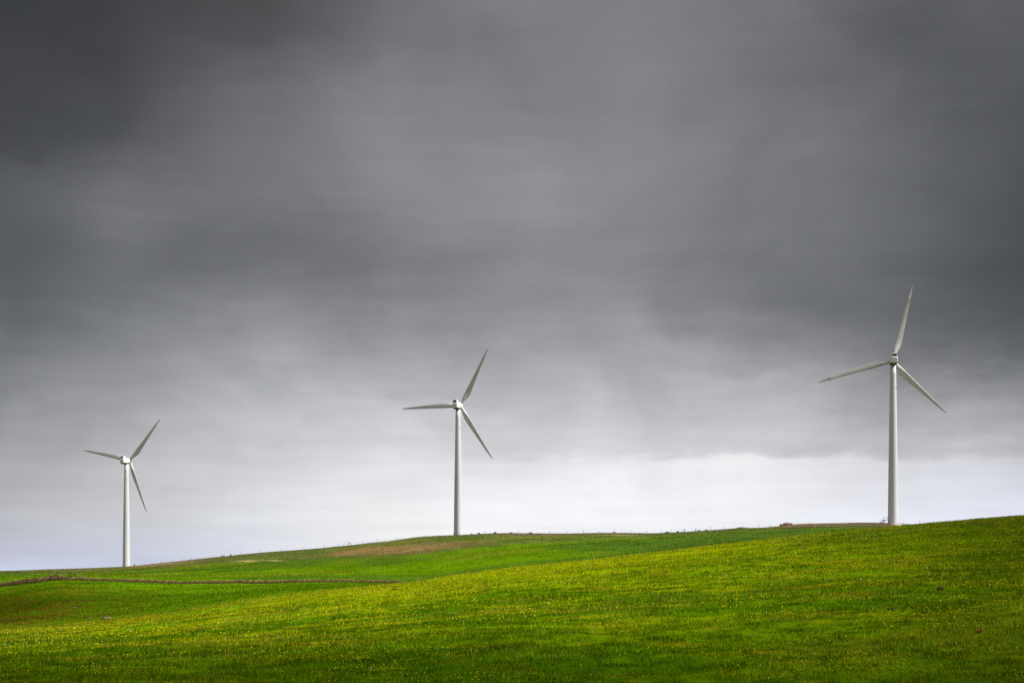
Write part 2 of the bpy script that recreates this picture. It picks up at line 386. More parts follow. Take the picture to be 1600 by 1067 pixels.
def lerp3(a, b, t): return a*(1-t[..., None])+b*t[..., None]

def set_tint(me, c):
    a = me.color_attributes.new('tint', 'FLOAT_COLOR', 'POINT')
    a.data.foreach_set('color', np.concatenate([c, np.ones((len(c), 1))], 1).astype(np.float32).ravel())

def build_ground():
    us = np.concatenate([np.linspace(-1400, -200, 60, endpoint=False), np.arange(-200, 1800, 2.5), np.linspace(1800, 3000, 60)])
    azs = np.arctan((us-800)/F)
    lim = azs[-1]; n = 70
    back = np.linspace(lim, 2*math.pi-abs(azs[0]), n+2)[1:-1]
    azs = np.concatenate([azs, back])
    rr = np.concatenate([np.geomspace(.6, 22, 30, endpoint=False), np.geomspace(22, 200, 230, endpoint=False), np.geomspace(200, 900, 330, endpoint=False), np.geomspace(900, 26000, 60)])
    A, Rr = np.meshgrid(azs, rr)                 # rows: distance
    # in front of the camera the rows follow depth so that the ridges stay crisp
    aw = np.abs((A+math.pi) % (2*math.pi)-math.pi)
    Rr = Rr/np.maximum(np.cos(np.minimum(aw, 0.6)), .1)
    x = Rr*np.sin(A); y = Rr*np.cos(A)
    z = ground(x.ravel(), y.ravel()).reshape(x.shape)
    nr, nc = x.shape
    P = np.stack([x, y, z], -1).reshape(-1, 3)
    P = np.vstack([P, [[0, 0, gz(0.01, 0.01)]]])
    idx = np.arange(nr*nc).reshape(nr, nc)
    i0 = idx[:-1]; i1 = idx[1:]
    q = np.stack([i0, np.roll(i0, -1, 1), np.roll(i1, -1, 1), i1], -1).reshape(-1, 4)[:, ::-1]
    me = bpy.data.meshes.new('ground')
    nq = len(q); nt_ = nc
    tri = np.stack([idx[0], np.roll(idx[0], -1), np.full(nc, nr*nc)], -1)
    me.vertices.add(len(P)); me.vertices.foreach_set('co', P.astype(np.float32).ravel())
    me.loops.add(nq*4+nt_*3); me.loops.foreach_set('vertex_index', np.concatenate([q.ravel(), tri.ravel()]).astype(np.int32))
    me.polygons.add(nq+nt_)
    me.polygons.foreach_set('loop_start', np.concatenate([np.arange(nq)*4, nq*4+np.arange(nt_)*3]).astype(np.int32))
    me.polygons.foreach_set('loop_total', np.concatenate([np.full(nq, 4), np.full(nt_, 3)]).astype(np.int32))
    me.update(calc_edges=True)
    me.polygons.foreach_set('use_smooth', [True]*len(me.polygons))
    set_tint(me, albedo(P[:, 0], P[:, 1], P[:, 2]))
    me.materials.append(m_ground)
    o = link('ground', me); tag(o, kind='structure', label='rolling green pasture with a near rise and a far hill')
build_ground()

# ------------------------------------------------------------------ unseen opaque lumps added overhead to block sun and darken the field edges
m_blocker = mat('unseen sun blocker', (.55, .56, .58), 1.0, 0, 0)
def sun_blocker(cx, cy, sx, sy, rotz, seed):
    alt = 430.0
    k = alt/SUN[2]
    bm = bmesh.new(); bmesh.ops.create_icosphere(bm, subdivisions=5, radius=1.0)
    me = bm_mesh('sun_blocker', bm, m_blocker, True)
    n = len(me.vertices); c = np.zeros(n*3, np.float32); me.vertices.foreach_get('co', c); c = c.reshape(-1, 3).astype(float)
    d = c.copy()
    s = 1+.45*(fbm(d[:, 0]*2.2+seed, d[:, 1]*2.2+d[:, 2], seed, 4)-.5)+.2*(fbm(d[:, 0]*6+seed, d[:, 1]*6+d[:, 2]*5, seed+3, 3)-.5)
    c = d*s[:, None]*np.array([sx, sy, 16.0]); c[:, 2] *= np.where(c[:, 2] < 0, .45, 1)
    me.vertices.foreach_set('co', c.astype(np.float32).ravel()); me.update()
    o = link('sun_blocker', me, None, (cx+SUN[0]*k, cy+SUN[1]*k, alt), (0, 0, rotz)); tag(o, kind='structure')
sun_blocker(-6, -12, 110, 40, 0.0, 11)
sun_blocker(61, 86, 33, 90, R(-14), 23)
sun_blocker(-60, 30, 44, 40, R(20), 37)
sun_blocker(-92, 195, 36, 95, R(22), 51)

# ------------------------------------------------------------------ grass
def blades(name, x, y, hgt, wid, tint, lean, material, seg2=True, zoff=None, label=None):
    n = len(x); z = ground(x, y)-.01
    if zoff is not None: z = z+zoff
    a = rng.uniform(0, 2*math.pi, n); b = rng.uniform(0, 2*math.pi, n)
    wx = np.cos(a)*wid/2; wy = np.sin(a)*wid/2
    lx = np.cos(b)*lean*hgt; ly = np.sin(b)*lean*hgt
    if seg2:
        V = np.empty((n, 5, 3))
        V[:, 0] = np.stack([x-wx, y-wy, z], -1); V[:, 1] = np.stack([x+wx, y+wy, z], -1)
        mx, my, mz = x+lx*.35, y+ly*.35, z+hgt*.6
        V[:, 2] = np.stack([mx+wx*.8, my+wy*.8, mz], -1); V[:, 3] = np.stack([mx-wx*.8, my-wy*.8, mz], -1)
        V[:, 4] = np.stack([x+lx, y+ly, z+hgt*np.sqrt(np.maximum(1-lean**2*.5, .2))], -1)
        k = 5; b0 = (np.arange(n)*5)[:, None]
        lp = np.concatenate([b0+np.array([0, 1, 2, 3]), b0+np.array([3, 2, 4])], 1).ravel()
        tot = np.tile([4, 3], n)
    else:
        V = np.empty((n, 3, 3))
        V[:, 0] = np.stack([x-wx, y-wy, z], -1); V[:, 1] = np.stack([x+wx, y+wy, z], -1)
        V[:, 2] = np.stack([x+lx, y+ly, z+hgt], -1)
        k = 3; lp = np.arange(n*3); tot = np.full(n, 3)
    st = np.concatenate([[0], np.cumsum(tot)[:-1]])
    me = bpy.data.meshes.new(name)
    me.vertices.add(n*k); me.vertices.foreach_set('co', V.astype(np.float32).ravel())
    me.loops.add(len(lp)); me.loops.foreach_set('vertex_index', lp.astype(np.int32))
    me.polygons.add(len(tot)); me.polygons.foreach_set('loop_start', st.astype(np.int32)); me.polygons.foreach_set('loop_total', tot.astype(np.int32))
    me.update(calc_edges=True)
    set_tint(me, np.repeat(tint, k, 0)); me.materials.append(material)
    o = link(name, me); tag(o, kind='stuff', label=label); return o
def scatter(n, y0, y1, u0=-160, u1=1760, power=1.0):
    """random places in a wedge of the field, evenly spread in the angle seen from the gate"""
    t = rng.uniform(0, 1, n); Y = 1/((1/y0)*(1-t)+(1/y1)*t) if power == 1 else y0*(y1/y0)**t
    u = rng.uniform(u0, u1, n); return (u-800)/F*Y, Y
def wedge(n, y0, y1, p=.8):
    Y = y0*(y1/y0)**(rng.uniform(0, 1, n)**p)
    u = rng.uniform(-170, 1770, n); return (u-800)/F*Y, Y

def turf(n):
    x, y = wedge(n, 19, 168, .85)
    keep = y < Y1(800+F*x/y)*1.06; x = x[keep]; y = y[keep]; n = len(x)
    c = albedo(x, y, ground(x, y))
    j = (rng.uniform(.35, 1.75, n)*(.6+.8*fbm(x/.7, y/.5, 97, 3)))[:, None]
    c = c*j
    r = rng.uniform(0, 1, n)
    c = np.where((r < .13)[:, None], c*[1.9, 1.3, 2.0]+[.02, .012, .0], c)
    c = np.where((r > .84)[:, None], c*[.28, .4, 1], c)
    clump = fbm(x/.45, y/.45, 91, 3); tall = fbm(x/4, y/3, 95, 3)
    h = (.035+.10*sstep(.3, .8, clump)*(.4+1.2*tall))*rng.uniform(.6, 1.4, n)
    w = np.clip(.00042*y, .010, .06)*rng.uniform(.7, 1.3, n)
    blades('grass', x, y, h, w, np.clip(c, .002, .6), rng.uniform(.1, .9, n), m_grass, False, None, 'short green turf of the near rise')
turf(900000)

def stalks(n):
    x, y = wedge(n, 20, 170, .7)
    u = 800+F*x/y
    p = sstep(.50, .68, fbm(x/4.5, y/3.2, 103, 4))*.9+.08+.55*np.exp(-((y/Y1(u)-.97)/.1)**2)*sstep(1400, 1200, u)
    keep = (rng.uniform(0, 1, n) < p) & (y < Y1(u)*1.05); x = x[keep]; y = y[keep]; u = u[keep]; n = len(x)
    h = rng.uniform(.07, .20, n)*(.6+.8*fbm(x/2, y/2, 107, 2)); tallk = rng.uniform(0, 1, n) < .045; h = np.where(tallk, h*2.6, h)
    w = np.clip(.00020*y, .0055, .035)
    t = rng.uniform(0, 1, (n, 1)); c = np.array([.30, .34, .006])*(1-t)+np.array([.48, .38, .05])*t
    c = c*rng.uniform(.5, 1.15, (n, 1))
    blades('grass_stalks', x, y, h, w, c, rng.uniform(.02, .35, n), m_straw, True, None, 'yellow seed stalks standing above the turf')
stalks(130000)

def flowers(n):
    x, y = wedge(n, 21, 160, .8)
    p = np.clip(sstep(.46, .60, fbm(x/3, y/2.2, 203, 3))*(.55+1.1*sstep(1000, 1350, 800+F*x/y)), 0, 1); keep = (rng.uniform(0, 1, n) < p*.8+.03) & (y < Y1(800+F*x/y))
    x = x[keep]; y = y[keep]; n = len(x)
    t = rng.uniform(0, 1, (n, 1)); c = np.where(t < .988, np.array([.60, .53, .015]), np.array([.70, .68, .48]))
    h = np.clip(.0007*y, .015, .05)*rng.uniform(.5, 1.1, n); w = h*1.5
    blades('wild_flowers', x, y, h, w, c, rng.uniform(.1, .6, n), m_straw, False, rng.uniform(.05, .12, n), 'tiny yellow and cream flower heads in the turf')
flowers(115000)

def far_tussocks(n):
    Y = rng.uniform(150**.5, 720**.5, n)**2; u = rng.uniform(-60, 1660, n); x = (u-800)/F*Y
    z = ground(x, Y); keep = (Y < Y2(u)*1.0) & (Y > Y1(u)*1.2)
    x = x[keep]; Y = Y[keep]; z = z[keep]; n = len(x)
    c = albedo(x, Y, z)*rng.uniform(.45, 1.7, (n, 1)); r = rng.uniform(0, 1, n)
    c = np.where((r < .12)[:, None], c*[1.7, 1.3, 1.8]+[.015, .01, .0], c)
    h = rng.uniform(.06, .22, n)*(.5+fbm(x/7, Y/7, 301, 3)); w = rng.uniform(.15, .5, n)*Y/500
    blades('tussocks', x, Y, h, w, np.clip(c, 0, .6), rng.uniform(.2, .8, n), m_grass, False, None, 'short rough grass on the far fields')
far_tussocks(260000)

# ------------------------------------------------------------------ earth bank across the left field
def bank():
    V = []; Fc = []; ns = 900; prof = 9
    us = np.linspace(-60, 637, ns)
    Yw = WALLY(us); x = (us-800)/F*Yw
    zg = ground(x, Yw)
    nz = fbm(us/5, us*0, 401, 4); nz2 = fbm(us/40, us*0+3, 407, 3)
    hh = (.25+.30*nz+.22*nz2)*(1+.9*sstep(115, 95, us))
    hh = hh*np.where(us > 600, np.clip((640-us)/20, 0, 1), 1)
    for i in range(ns):
        for k in range(prof):
            t = k/(prof-1)*2-1
            w = .75+.2*nz[i]; pr = (1-abs(t)**2.4)
            jit = (random.random()-.5)*.13*(pr > .05)
            V.append((x[i], Yw[i]+t*w+jit, zg[i]-.12+pr*(hh[i]+.12)+jit*.6))
    for i in range(ns-1):
        for k in range(prof-1):
            a = i*prof+k; Fc.append((a, a+prof, a+prof+1, a+1))
        Fc.append((i*prof+prof-1, (i+1)*prof+prof-1, (i+1)*prof, i*prof))
    me = mesh('earth_bank', V, Fc, m_bank, True)
    o = link('earth_bank', me); tag(o, 'low dark peaty earth bank running across the left field', 'earth bank')
    # dry grass hanging on its crest
    n = 34000; uu = rng.uniform(-60, 636, n); yy = np.interp(uu, us, Yw)+rng.uniform(-.55, .6, n); xx = (uu-800)/F*yy
    top = np.interp(uu, us, hh)*(1-np.abs((yy-np.interp(uu, us, Yw))/.9)**2.2)
    pt = sstep(.34, .55, fbm(uu/9, uu*0, 431, 3)); keep = rng.uniform(0, 1, n) < pt*.9+.12
    keep &= ~((uu < 104) & (rng.uniform(0, 1, n) < .45))
    keep &= ~((np.interp(uu, us, Yw)-yy > .1) & (rng.uniform(0, 1, n) < .7))
    uu = uu[keep]; yy = yy[keep]; xx = xx[keep]; top = top[keep]; n = len(uu)
    h = rng.uniform(.12, .42, n)*(.5+.9*fbm(uu/6, uu*0, 441, 3))*(1+1.5*np.exp(-((uu-124)/11)**2))
    t = rng.uniform(0, 1, (n, 1)); c = np.array([.16, .19, .02])*(1-t)+np.array([.46, .38, .14])*t
    blades('dry_grass', xx, yy, h, np.full(n, .06), c, rng.uniform(.2, .9, n), m_straw, True, top-.05, 'bleached dry grass fringing the earth bank')
bank()

# ------------------------------------------------------------------ posts
def post_mesh(h, r, m=m_wood, lean=(0, 0)):
    bm = bmesh.new()
    rod(bm, (0, 0, -.3), (lean[0]*h, lean[1]*h, h-.06), r, r*.9, 8)
    rod(bm, (lean[0]*h, lean[1]*h, h-.06), (lean[0]*(h+.02), lean[1]*(h+.02), h), r*.9, r*.5, 8)
    return bm_mesh('post', bm, m)
for (u, h, r, lean, m, lab) in [
    (41.5, 1.45, .14, (.03, 0), m_wood, 'leftmost old dark post standing on the earth bank'),
    (53.5, 1.6, .13, (.12, 0), m_wood, 'slightly tilted dark post on the left part of the earth bank'),
    (75.5, 1.6, .13, (.2, 0), m_wood, 'dark tilted post beside the pale leaning rail on the earth bank'),
    (86.8, 1.45, .13, (0, 0), m_wood, 'slim dark post just left of another on the bank'),
    (89.6, 1.7, .14, (-.03, 0), m_wood, 'upright dark post right beside a slimmer one on the bank'),
    (110.2, 1.7, .2, (0, 0), m_wood, 'thickest dark post at the left end of the pale dry grass clump')]:
    p = at(u, float(WALLY(u))-.2)
    o = link('fence_post', post_mesh(h, r, m, lean), None, p); tag(o, lab, 'post', 'old posts on the earth bank')
bm = bmesh.new(); rod(bm, (-.6, 0, -.05), (.45, .1, 1.0), .06, .05); rod(bm, (.1, .05, .55), (.5, .2, 1.15), .035, .03)
o = link('fallen_rail', bm_mesh('rail', bm, m_woodpale), None, at(73, float(WALLY(73))-1.0)); tag(o, 'pale forked fence rail leaning on the earth bank', 'rail')

def fence(label, us, hts, dy=-1.5):
    p0 = at(us[0], float(Y2(us[0]))+dy); root = empty('post_and_wire_fence', p0)
    tops = []
    for u, h in zip(us, hts):
        p = at(u, float(Y2(u))+dy); me = post_mesh(h, random.uniform(.06, .085), m_wood, (random.uniform(-.04, .04), 0))
        link('fence_post', me, root, p-p0); tops.append((p-p0, h))
    bm = bmesh.new()
    for (a, ha), (b, hb) in zip(tops[:-1], tops[1:]):
        for f in (.3, .6, .9): rod(bm, a+Vector((0, -.08, .9*f*1.1)), b+Vector((0, -.08, .9*f*1.1)), .006, .006, 4)
    link('wire', bm_mesh('wire', bm, m_wire), root)
    tag(root, label, 'fence', 'skyline fence stretches')
fence('stretch of post and wire fence climbing the skyline between the left and middle turbines', [251, 285, 299, 316, 346, 377, 407.3, 440, 475, 506.5, 529, 537.5, 567, 589.5, 620, 646, 666], [1.1]*5+[1.9, 1.7, 1.3, 1.6, 1.9, 1.7, 2.0, 1.7, 2.2, 1.5, 1.3, 1.2])
fence('stretch of post and wire fence over the brown hilltop right of the middle turbine', [703, 713.4, 717, 757.5, 809.5, 830, 858.5, 886, 912], [1.0, 1.8, 1.3, 2.1, 1.5, 1.3, 1.7, 1.2, 1.8])
fence('stretch of post and wire fence rising along the skyline towards the right turbine', [935, 959.5, 985, 1010, 1033, 1048.3, 1110.4, 1132.5, 1185.8, 1202, 1246.5], [1.2, 1.7, 1.1, 1.4, 1.1, 1.3, 1.9, 1.3, 1.6, 1.0, 1.3])
o = link('fence_post', post_mesh(2.2, .08), None, at(1437, float(Y2(1437)))); tag(o, 'lone slim post on the skyline right of the right turbine', 'post')
o = link('gate_post', post_mesh(1.35, .2), None, at(1087.3, float(Y2(1087))-1.5)); tag(o, 'thick short post alone on the skyline right of the braced post', 'post')
bm = bmesh.new(); rod(bm, (0, 0, -.3), (0, 0, 1.45), .15, .13)
root = link('braced_post', bm_mesh('post', bm, m_wood), None, at(1069.6, float(Y2(1069))-1.5)); tag(root, 'dark strainer post with a slanting stay on its left, on the skyline', 'post')
bm = bmesh.new(); rod(bm, (-1.7, 0, .0), (-.1, 0, 1.15), .08, .08); link('brace', bm_mesh('brace', bm, m_wood), root)

# stile on the skyline
p = at(545.5, float(Y2(545))-1.8); root = empty('ladder_stile', p)
for (a, b) in [((-.6, 0, -.2), (-.35, 0, 1.35)), ((1.25, 0, -.2), (.55, 0, 1.35))]:
    bm = bmesh.new()
    for dy in (-.35, .35): rod(bm, (a[0], dy, a[2]), (b[0], dy, b[2]), .075)
    link('side_rail', bm_mesh('side_rail', bm, m_wood), root)
bm = bmesh.new(); box(bm, (.1, 0, 1.36), (1.15, .8, .22), None, .02); link('top_step', bm_mesh('top_step', bm, m_wood), root)
for z_, x_ in ((.45, 1.02), (.85, .84)):
    bm = bmesh.new(); box(bm, (x_, 0, z_), (.3, .8, .06)); link('step', bm_mesh('step', bm, m_wood), root)
for z_ in (.5, .9):
    bm = bmesh.new(); box(bm, (-.5+z_*.12, 0, z_), (.22, .8, .06)); link('step', bm_mesh('step', bm, m_wood), root)
tag(root, 'small dark wooden ladder stile on the skyline left of the middle turbine', 'stile')

# ------------------------------------------------------------------ stones
def rock_mesh(s, seed, m):
    bm = bmesh.new(); bmesh.ops.create_icosphere(bm, subdivisions=3, radius=1.0); r = random.Random(seed)
    planes = [(Vector((r.uniform(-1, 1), r.uniform(-1, 1), r.uniform(-.4, 1))).normalized(), r.uniform(.55, .85)) for _ in range(9)]
    for v in bm.verts:
        for nrm, d in planes:
            k = v.co.dot(nrm)-d
            if k > 0: v.co -= nrm*k
        v.co = Vector((v.co.x*s[0], v.co.y*s[1], v.co.z*s[2]))
    return bm_mesh('rock', bm, m)
def rock(u, Y, s, m, label, group, seed, v=None):
    p = at(u, Y) if v is None else find(u, v, 20, Y)
    o = link('rock', rock_mesh(s, seed, m), None, p+Vector((0, 0, s[2]*.25)), (0, 0, seed)); tag(o, label, 'rock', group)
SK = lambda u: float(Y2(u))-2
rock(210, SK(210), (.5, .5, .95), m_rock, 'dark upright stone on the skyline just right of the left turbine', 'dark rocks on the skyline', 1)
rock(349.6, SK(349), (.55, .5, .7), m_rock, 'left one of two close dark stones on the left skyline', 'dark rocks on the skyline', 2)
rock(360.7, SK(360), (.6, .6, .75), m_rock, 'right one of two close dark stones on the left skyline', 'dark rocks on the skyline', 3)
rock(346.0, SK(346), (.7, .6, .4), m_rock, 'low flat dark stone at a fence post foot on the left skyline', 'dark rocks on the skyline', 4)
rock(736.7, SK(736), (.7, .6, .5), m_rock, 'dark skyline rock nearest the middle turbine tower', 'dark rocks on the skyline', 5)
rock(748.5, SK(748), (.9, .7, .75), m_rock, 'dark skyline rock second from the middle turbine tower', 'dark rocks on the skyline', 6)
rock(773.6, SK(773), (1.1, .8, .65), m_rock, 'broad dark skyline rock farthest right of the middle turbine trio', 'dark rocks on the skyline', 7)
rock(799, SK(799), (1.0, .8, .5), m_rockred, 'low brownish rock on the reddish hilltop', 'dark rocks on the skyline', 8)
rock(829.5, SK(829), (1.2, .8, .5), m_rock, 'flat dark rock on the reddish hilltop', 'dark rocks on the skyline', 9)
rock(959.6, SK(959)-14, (.7, .6, .6), m_rock, 'small dark rock below the skyline by the pale streak', 'dark rocks on the skyline', 10)
rock(1041.8, SK(1041), (1.4, .8, .6), m_rock, 'dark lump on the skyline left of the braced post', 'dark rocks on the skyline', 12)
rock(1059.2, SK(1059), (.9, .8, .6), m_rock, 'small dark lump at the foot of the braced post', 'dark rocks on the skyline', 13)
rock(1092, SK(1092), (.9, .8, .55), m_rock, 'dark lump right of the thick short post', 'dark rocks on the skyline', 14)
rock(1103, SK(1103), (1.2, .8, .5), m_rock, 'low dark lump farther right of the thick short post', 'dark rocks on the skyline', 15)
for i, (u, s, lab) in enumerate([(1220.5, (1.0, .8, .8), 'leftmost reddish rock of the rubble heap'), (1224.4, (.9, .8, .8), 'second reddish rock from the left in the rubble heap'),
        (1227.6, (1.0, .9, 1.0), 'middle reddish rock of the rubble heap'), (1231.2, (1.2, .9, 1.15), 'tallest reddish rock of the rubble heap'), (1235.2, (1.1, .8, .8), 'rightmost reddish rock of the rubble heap')]):
    rock(u, SK(u)-3, s, m_rockred, lab, 'reddish rubble at the end of the gravel pad', 30+i)
rock(163, 118, (.0, .0, .0), m_rockpale, 'x', 'x', 50) if False else None
rock(165.5, 290, (.5, .4, .16), m_rockpale, 'flat pale stone in the left field, right of its twin', 'pale stones in the left field', 51, 966)
rock(142, 290, (.25, .25, .14), m_rockpale, 'tiny pale stone in the left field, left of a bigger flat one', 'pale stones in the left field', 52, 966.5)
rock(116.5, 300, (.6, .45, .16), m_rockpale, 'grey pale stone higher up the left field below the bank', 'pale stones in the left field', 53, 950)

# molehills and a rusty dock plant in the near grass
def molehill(u, v, s, label, seed):
    p = find(u, v, 30, 150)
    bm = bmesh.new(); bmesh.ops.create_icosphere(bm, subdivisions=4, radius=1.0)
    me = bm_mesh('molehill', bm, m_soil, True)
    n = len(me.vertices); c = np.zeros(n*3, np.float32); me.vertices.foreach_get('co', c); c = c.reshape(-1, 3).astype(float)
    k = 1+.9*(fbm(c[:, 0]*3+seed, c[:, 1]*3+c[:, 2]*2, seed, 4)-.5)
    c = c*k[:, None]*np.array(s)*[.62, .62, .36]; me.vertices.foreach_set('co', c.astype(np.float32).ravel()); me.update()
    o = link('molehill', me, None, p+Vector((0, 0, s[2]*.1+.02))); tag(o, label, 'molehill', 'molehills in the near field')
molehill(1393.5, 952.5, (.17, .14, .11), 'small dark molehill in the right part of the near field', 3)
molehill(1469.5, 921.5, (.22, .2, .22), 'taller dark molehill near the right edge of the field', 5)
molehill(1030, 939, (.3, .2, .08), 'flat dark molehill in the middle of the near field', 8)
molehill(618.5, 921.5, (.42, .3, .18), 'dark molehill just below the right end of the earth bank', 9)
molehill(524, 1009, (.13, .1, .07), 'tiny dark molehill low in the left half of the field', 10)
p = find(1530.5, 989, 25, 120)
bm = bmesh.new(); rr = random.Random(5)
for i in range(46):
    a = rr.uniform(0, 6.28); l = rr.uniform(.04, .10); t = rr.uniform(.15, 1.1); w = .022
    b0 = Vector((rr.uniform(-.05, .05), rr.uniform(-.05, .05), rr.uniform(0, .08))); d = Vector((math.cos(a)*math.cos(t), math.sin(a)*math.cos(t), math.sin(t)))
    s = d.cross(Vector((0, 0, 1))).normalized()*w
    vs = [bm.verts.new(b0), bm.verts.new(b0+d*l*.5+s), bm.verts.new(b0+d*l), bm.verts.new(b0+d*l*.5-s)]; bm.faces.new(vs)
m_rust = mottle(mat('rusty leaves', (.35, .08, .02), .8), (.15, .045, .012), (.34, .12, .03), 30)
o = link('dock_plant', bm_mesh('dock', bm, m_rust), None, p); tag(o, 'small rusty red leafy plant near the right edge of the grass', 'plant')

# ------------------------------------------------------------------ wind turbines
def section(chord, thick, tw, kroot):
    """closed outline in (tangent, axis) plane; leading edge at -x"""
    pts = []; n = 20
    for i in range(n):
        t = 2*math.pi*i/n
        xc = .5*(1-math.cos(t))                      # 0 leading .. 1 trailing
        yt = 5*thick*(.2969*math.sqrt(max(xc, 0))-.126*xc-.3516*xc**2+.2843*xc**3-.1015*xc**4)*chord
        xa = (xc-.28)*chord; ya = yt if t <= math.pi else -yt*.8
        xr = -math.cos(t)*chord*.5; yr = math.sin(t)*chord*.5
        x_ = xa*(1-kroot)+xr*kroot; y_ = ya*(1-kroot)+yr*kroot
        c, s = math.cos(tw), math.sin(tw)
        pts.append((x_*c-y_*s, x_*s+y_*c))
    return pts
RAD = 33.0
def blade_mesh():
    st = [(1.0, 1.5, 1, 1, 18), (2.2, 1.5, 1, 1, 18), (3.4, 1.75, .8, .75, 17), (4.8, 2.35, .45, .35, 15), (6.4, 2.85, .30, .08, 12.5), (8.0, 2.9, .25, 0, 10.5), (11, 2.62, .22, 0, 7.5), (15, 2.2, .20, 0, 5),
          (19, 1.82, .18, 0, 3.2), (23, 1.46, .17, 0, 2), (26.8, 1.14, .16, 0, 1.2), (27.0, 1.26, .19, 0, 1.2), (27.25, 1.26, .19, 0, 1.1), (27.4, 1.08, .16, 0, 1.0), (30.5, .78, .15, 0, .4), (32.2, .5, .15, 0, 0), (32.9, .22, .15, 0, 0), (33.0, .06, .2, 0, 0)]
    V = []; Fc = []; n = 20; mi = []
    for r, ch, th, kr, tw in st:
        bend = -.0009*r*r*0
        for (a, b) in section(ch, th, R(tw), kr): V.append((a, b+bend, r))
    for i in range(len(st)-1):
        for k in range(n):
            j = (k+1) % n; Fc.append((i*n+k, i*n+j, (i+1)*n+j, (i+1)*n+k)); mi.append(1 if 10 <= i <= 12 else 0)
    Fc.append(tuple(range(n))[::-1]); mi.append(0); Fc.append(tuple((len(st)-1)*n+k for k in range(n))); mi.append(0)
    me = mesh('blade', V, Fc, [m_blade, m_joint], True)
    me.polygons.foreach_set('material_index', mi); return me
def nacelle_mesh():
    # cross-sections along +Y (towards the hub): (y, half width, bottom, top)
    S = [(-5.1, 1.15, -1.15, 1.05), (-4.9, 1.38, -1.45, 1.35), (-3.5, 1.55, -1.75, 1.55), (-.5, 1.6, -1.85, 1.65), (1.2, 1.5, -1.75, 1.55), (2.1, 1.25, -1.4, 1.3), (2.6, .95, -1.0, 1.05)]
    V = []; Fc = []; n = 16
    for y, w, b, t in S:
        cz = (b+t)/2; hz = (t-b)/2
        for k in range(n):
            a = 2*math.pi*(k+.5)/n; e = .42
            V.append((w*math.copysign(abs(math.cos(a))**e, math.cos(a)), y, cz+hz*math.copysign(abs(math.sin(a))**e, math.sin(a))))
    for i in range(len(S)-1):
        for k in range(n):
            j = (k+1) % n; Fc.append((i*n+k, (i+1)*n+k, (i+1)*n+j, i*n+j))
    Fc.append(tuple(range(n))); Fc.append(tuple((len(S)-1)*n+k for k in range(n))[::-1])
    me = mesh('nacelle', V, Fc, m_nac, False)
    bm = bmesh.new(); bm.from_mesh(me); bmesh.ops.recalc_face_normals(bm, faces=bm.faces); bm.to_mesh(me); bm.free()
    return me
def cooler_mesh():
    bm = bmesh.new()
    pr = [(-4.75, 1.3), (-4.55, 2.75), (-4.3, 2.85), (-3.1, 2.8), (-1.7, 1.55)]
    for sx in (-1, 1): pass
    w = 1.12; a = [bm.verts.new((-w*(.88 if z > 2 else 1), y, z)) for y, z in pr]; b = [bm.verts.new((w*(.88 if z > 2 else 1), y, z)) for y, z in pr]
    bm.faces.new(a); bm.faces.new(b[::-1])
    for i in range(len(pr)):
        j = (i+1) % len(pr); bm.faces.new((a[i], b[i], b[j], a[j]))
    bmesh.ops.recalc_face_normals(bm, faces=bm.faces)
    bmesh.ops.bevel(bm, geom=list(bm.edges), offset=.07, segments=2, affect='EDGES')
    return bm_mesh('cooler', bm, m_nac)
def vent_mesh():
    bm = bmesh.new(); rot = Matrix.Rotation(-math.atan2(.2, 1.45), 3, 'X')
    box(bm, (0, -4.69, 2.06), (1.72, .12, 1.05), rot, .03)
    for k in range(5): box(bm, (0, -4.775+.028*k, 1.66+.2*k), (1.6, .05, .03), rot)
    return bm_mesh('vent', bm, m_dark)
def under_shade_mesh():  # dark slab added to give the nacelle a black shaded underside
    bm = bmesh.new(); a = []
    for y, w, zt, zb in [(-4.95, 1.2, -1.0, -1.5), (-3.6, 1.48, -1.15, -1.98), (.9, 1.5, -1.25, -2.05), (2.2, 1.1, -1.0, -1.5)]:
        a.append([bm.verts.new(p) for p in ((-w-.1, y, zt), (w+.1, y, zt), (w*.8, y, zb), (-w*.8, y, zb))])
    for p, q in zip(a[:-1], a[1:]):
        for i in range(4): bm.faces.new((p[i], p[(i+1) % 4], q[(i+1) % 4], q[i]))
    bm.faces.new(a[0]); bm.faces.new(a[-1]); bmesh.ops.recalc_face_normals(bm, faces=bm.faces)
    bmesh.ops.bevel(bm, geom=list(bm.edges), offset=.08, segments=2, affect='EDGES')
    return bm_mesh('under_shade', bm, m_under_shade)
def hub_mesh():
    prof = [(2.5, .01), (2.5, .95), (2.7, 1.25), (3.0, 1.38), (3.9, 1.38), (4.5, 1.15), (5.0, .75), (5.25, .35), (5.32, .01)]
    V = []; Fc = []; n = 28
    for y, r in prof:
        for k in range(n): t = 2*math.pi*k/n; V.append((r*math.cos(t), y, r*math.sin(t)))
    for i in range(len(prof)-1):
        for k in range(n): j = (k+1) % n; Fc.append((i*n+k, (i+1)*n+k, (i+1)*n+j, i*n+j))
    me = mesh('hub', V, Fc, m_nac, True); return me
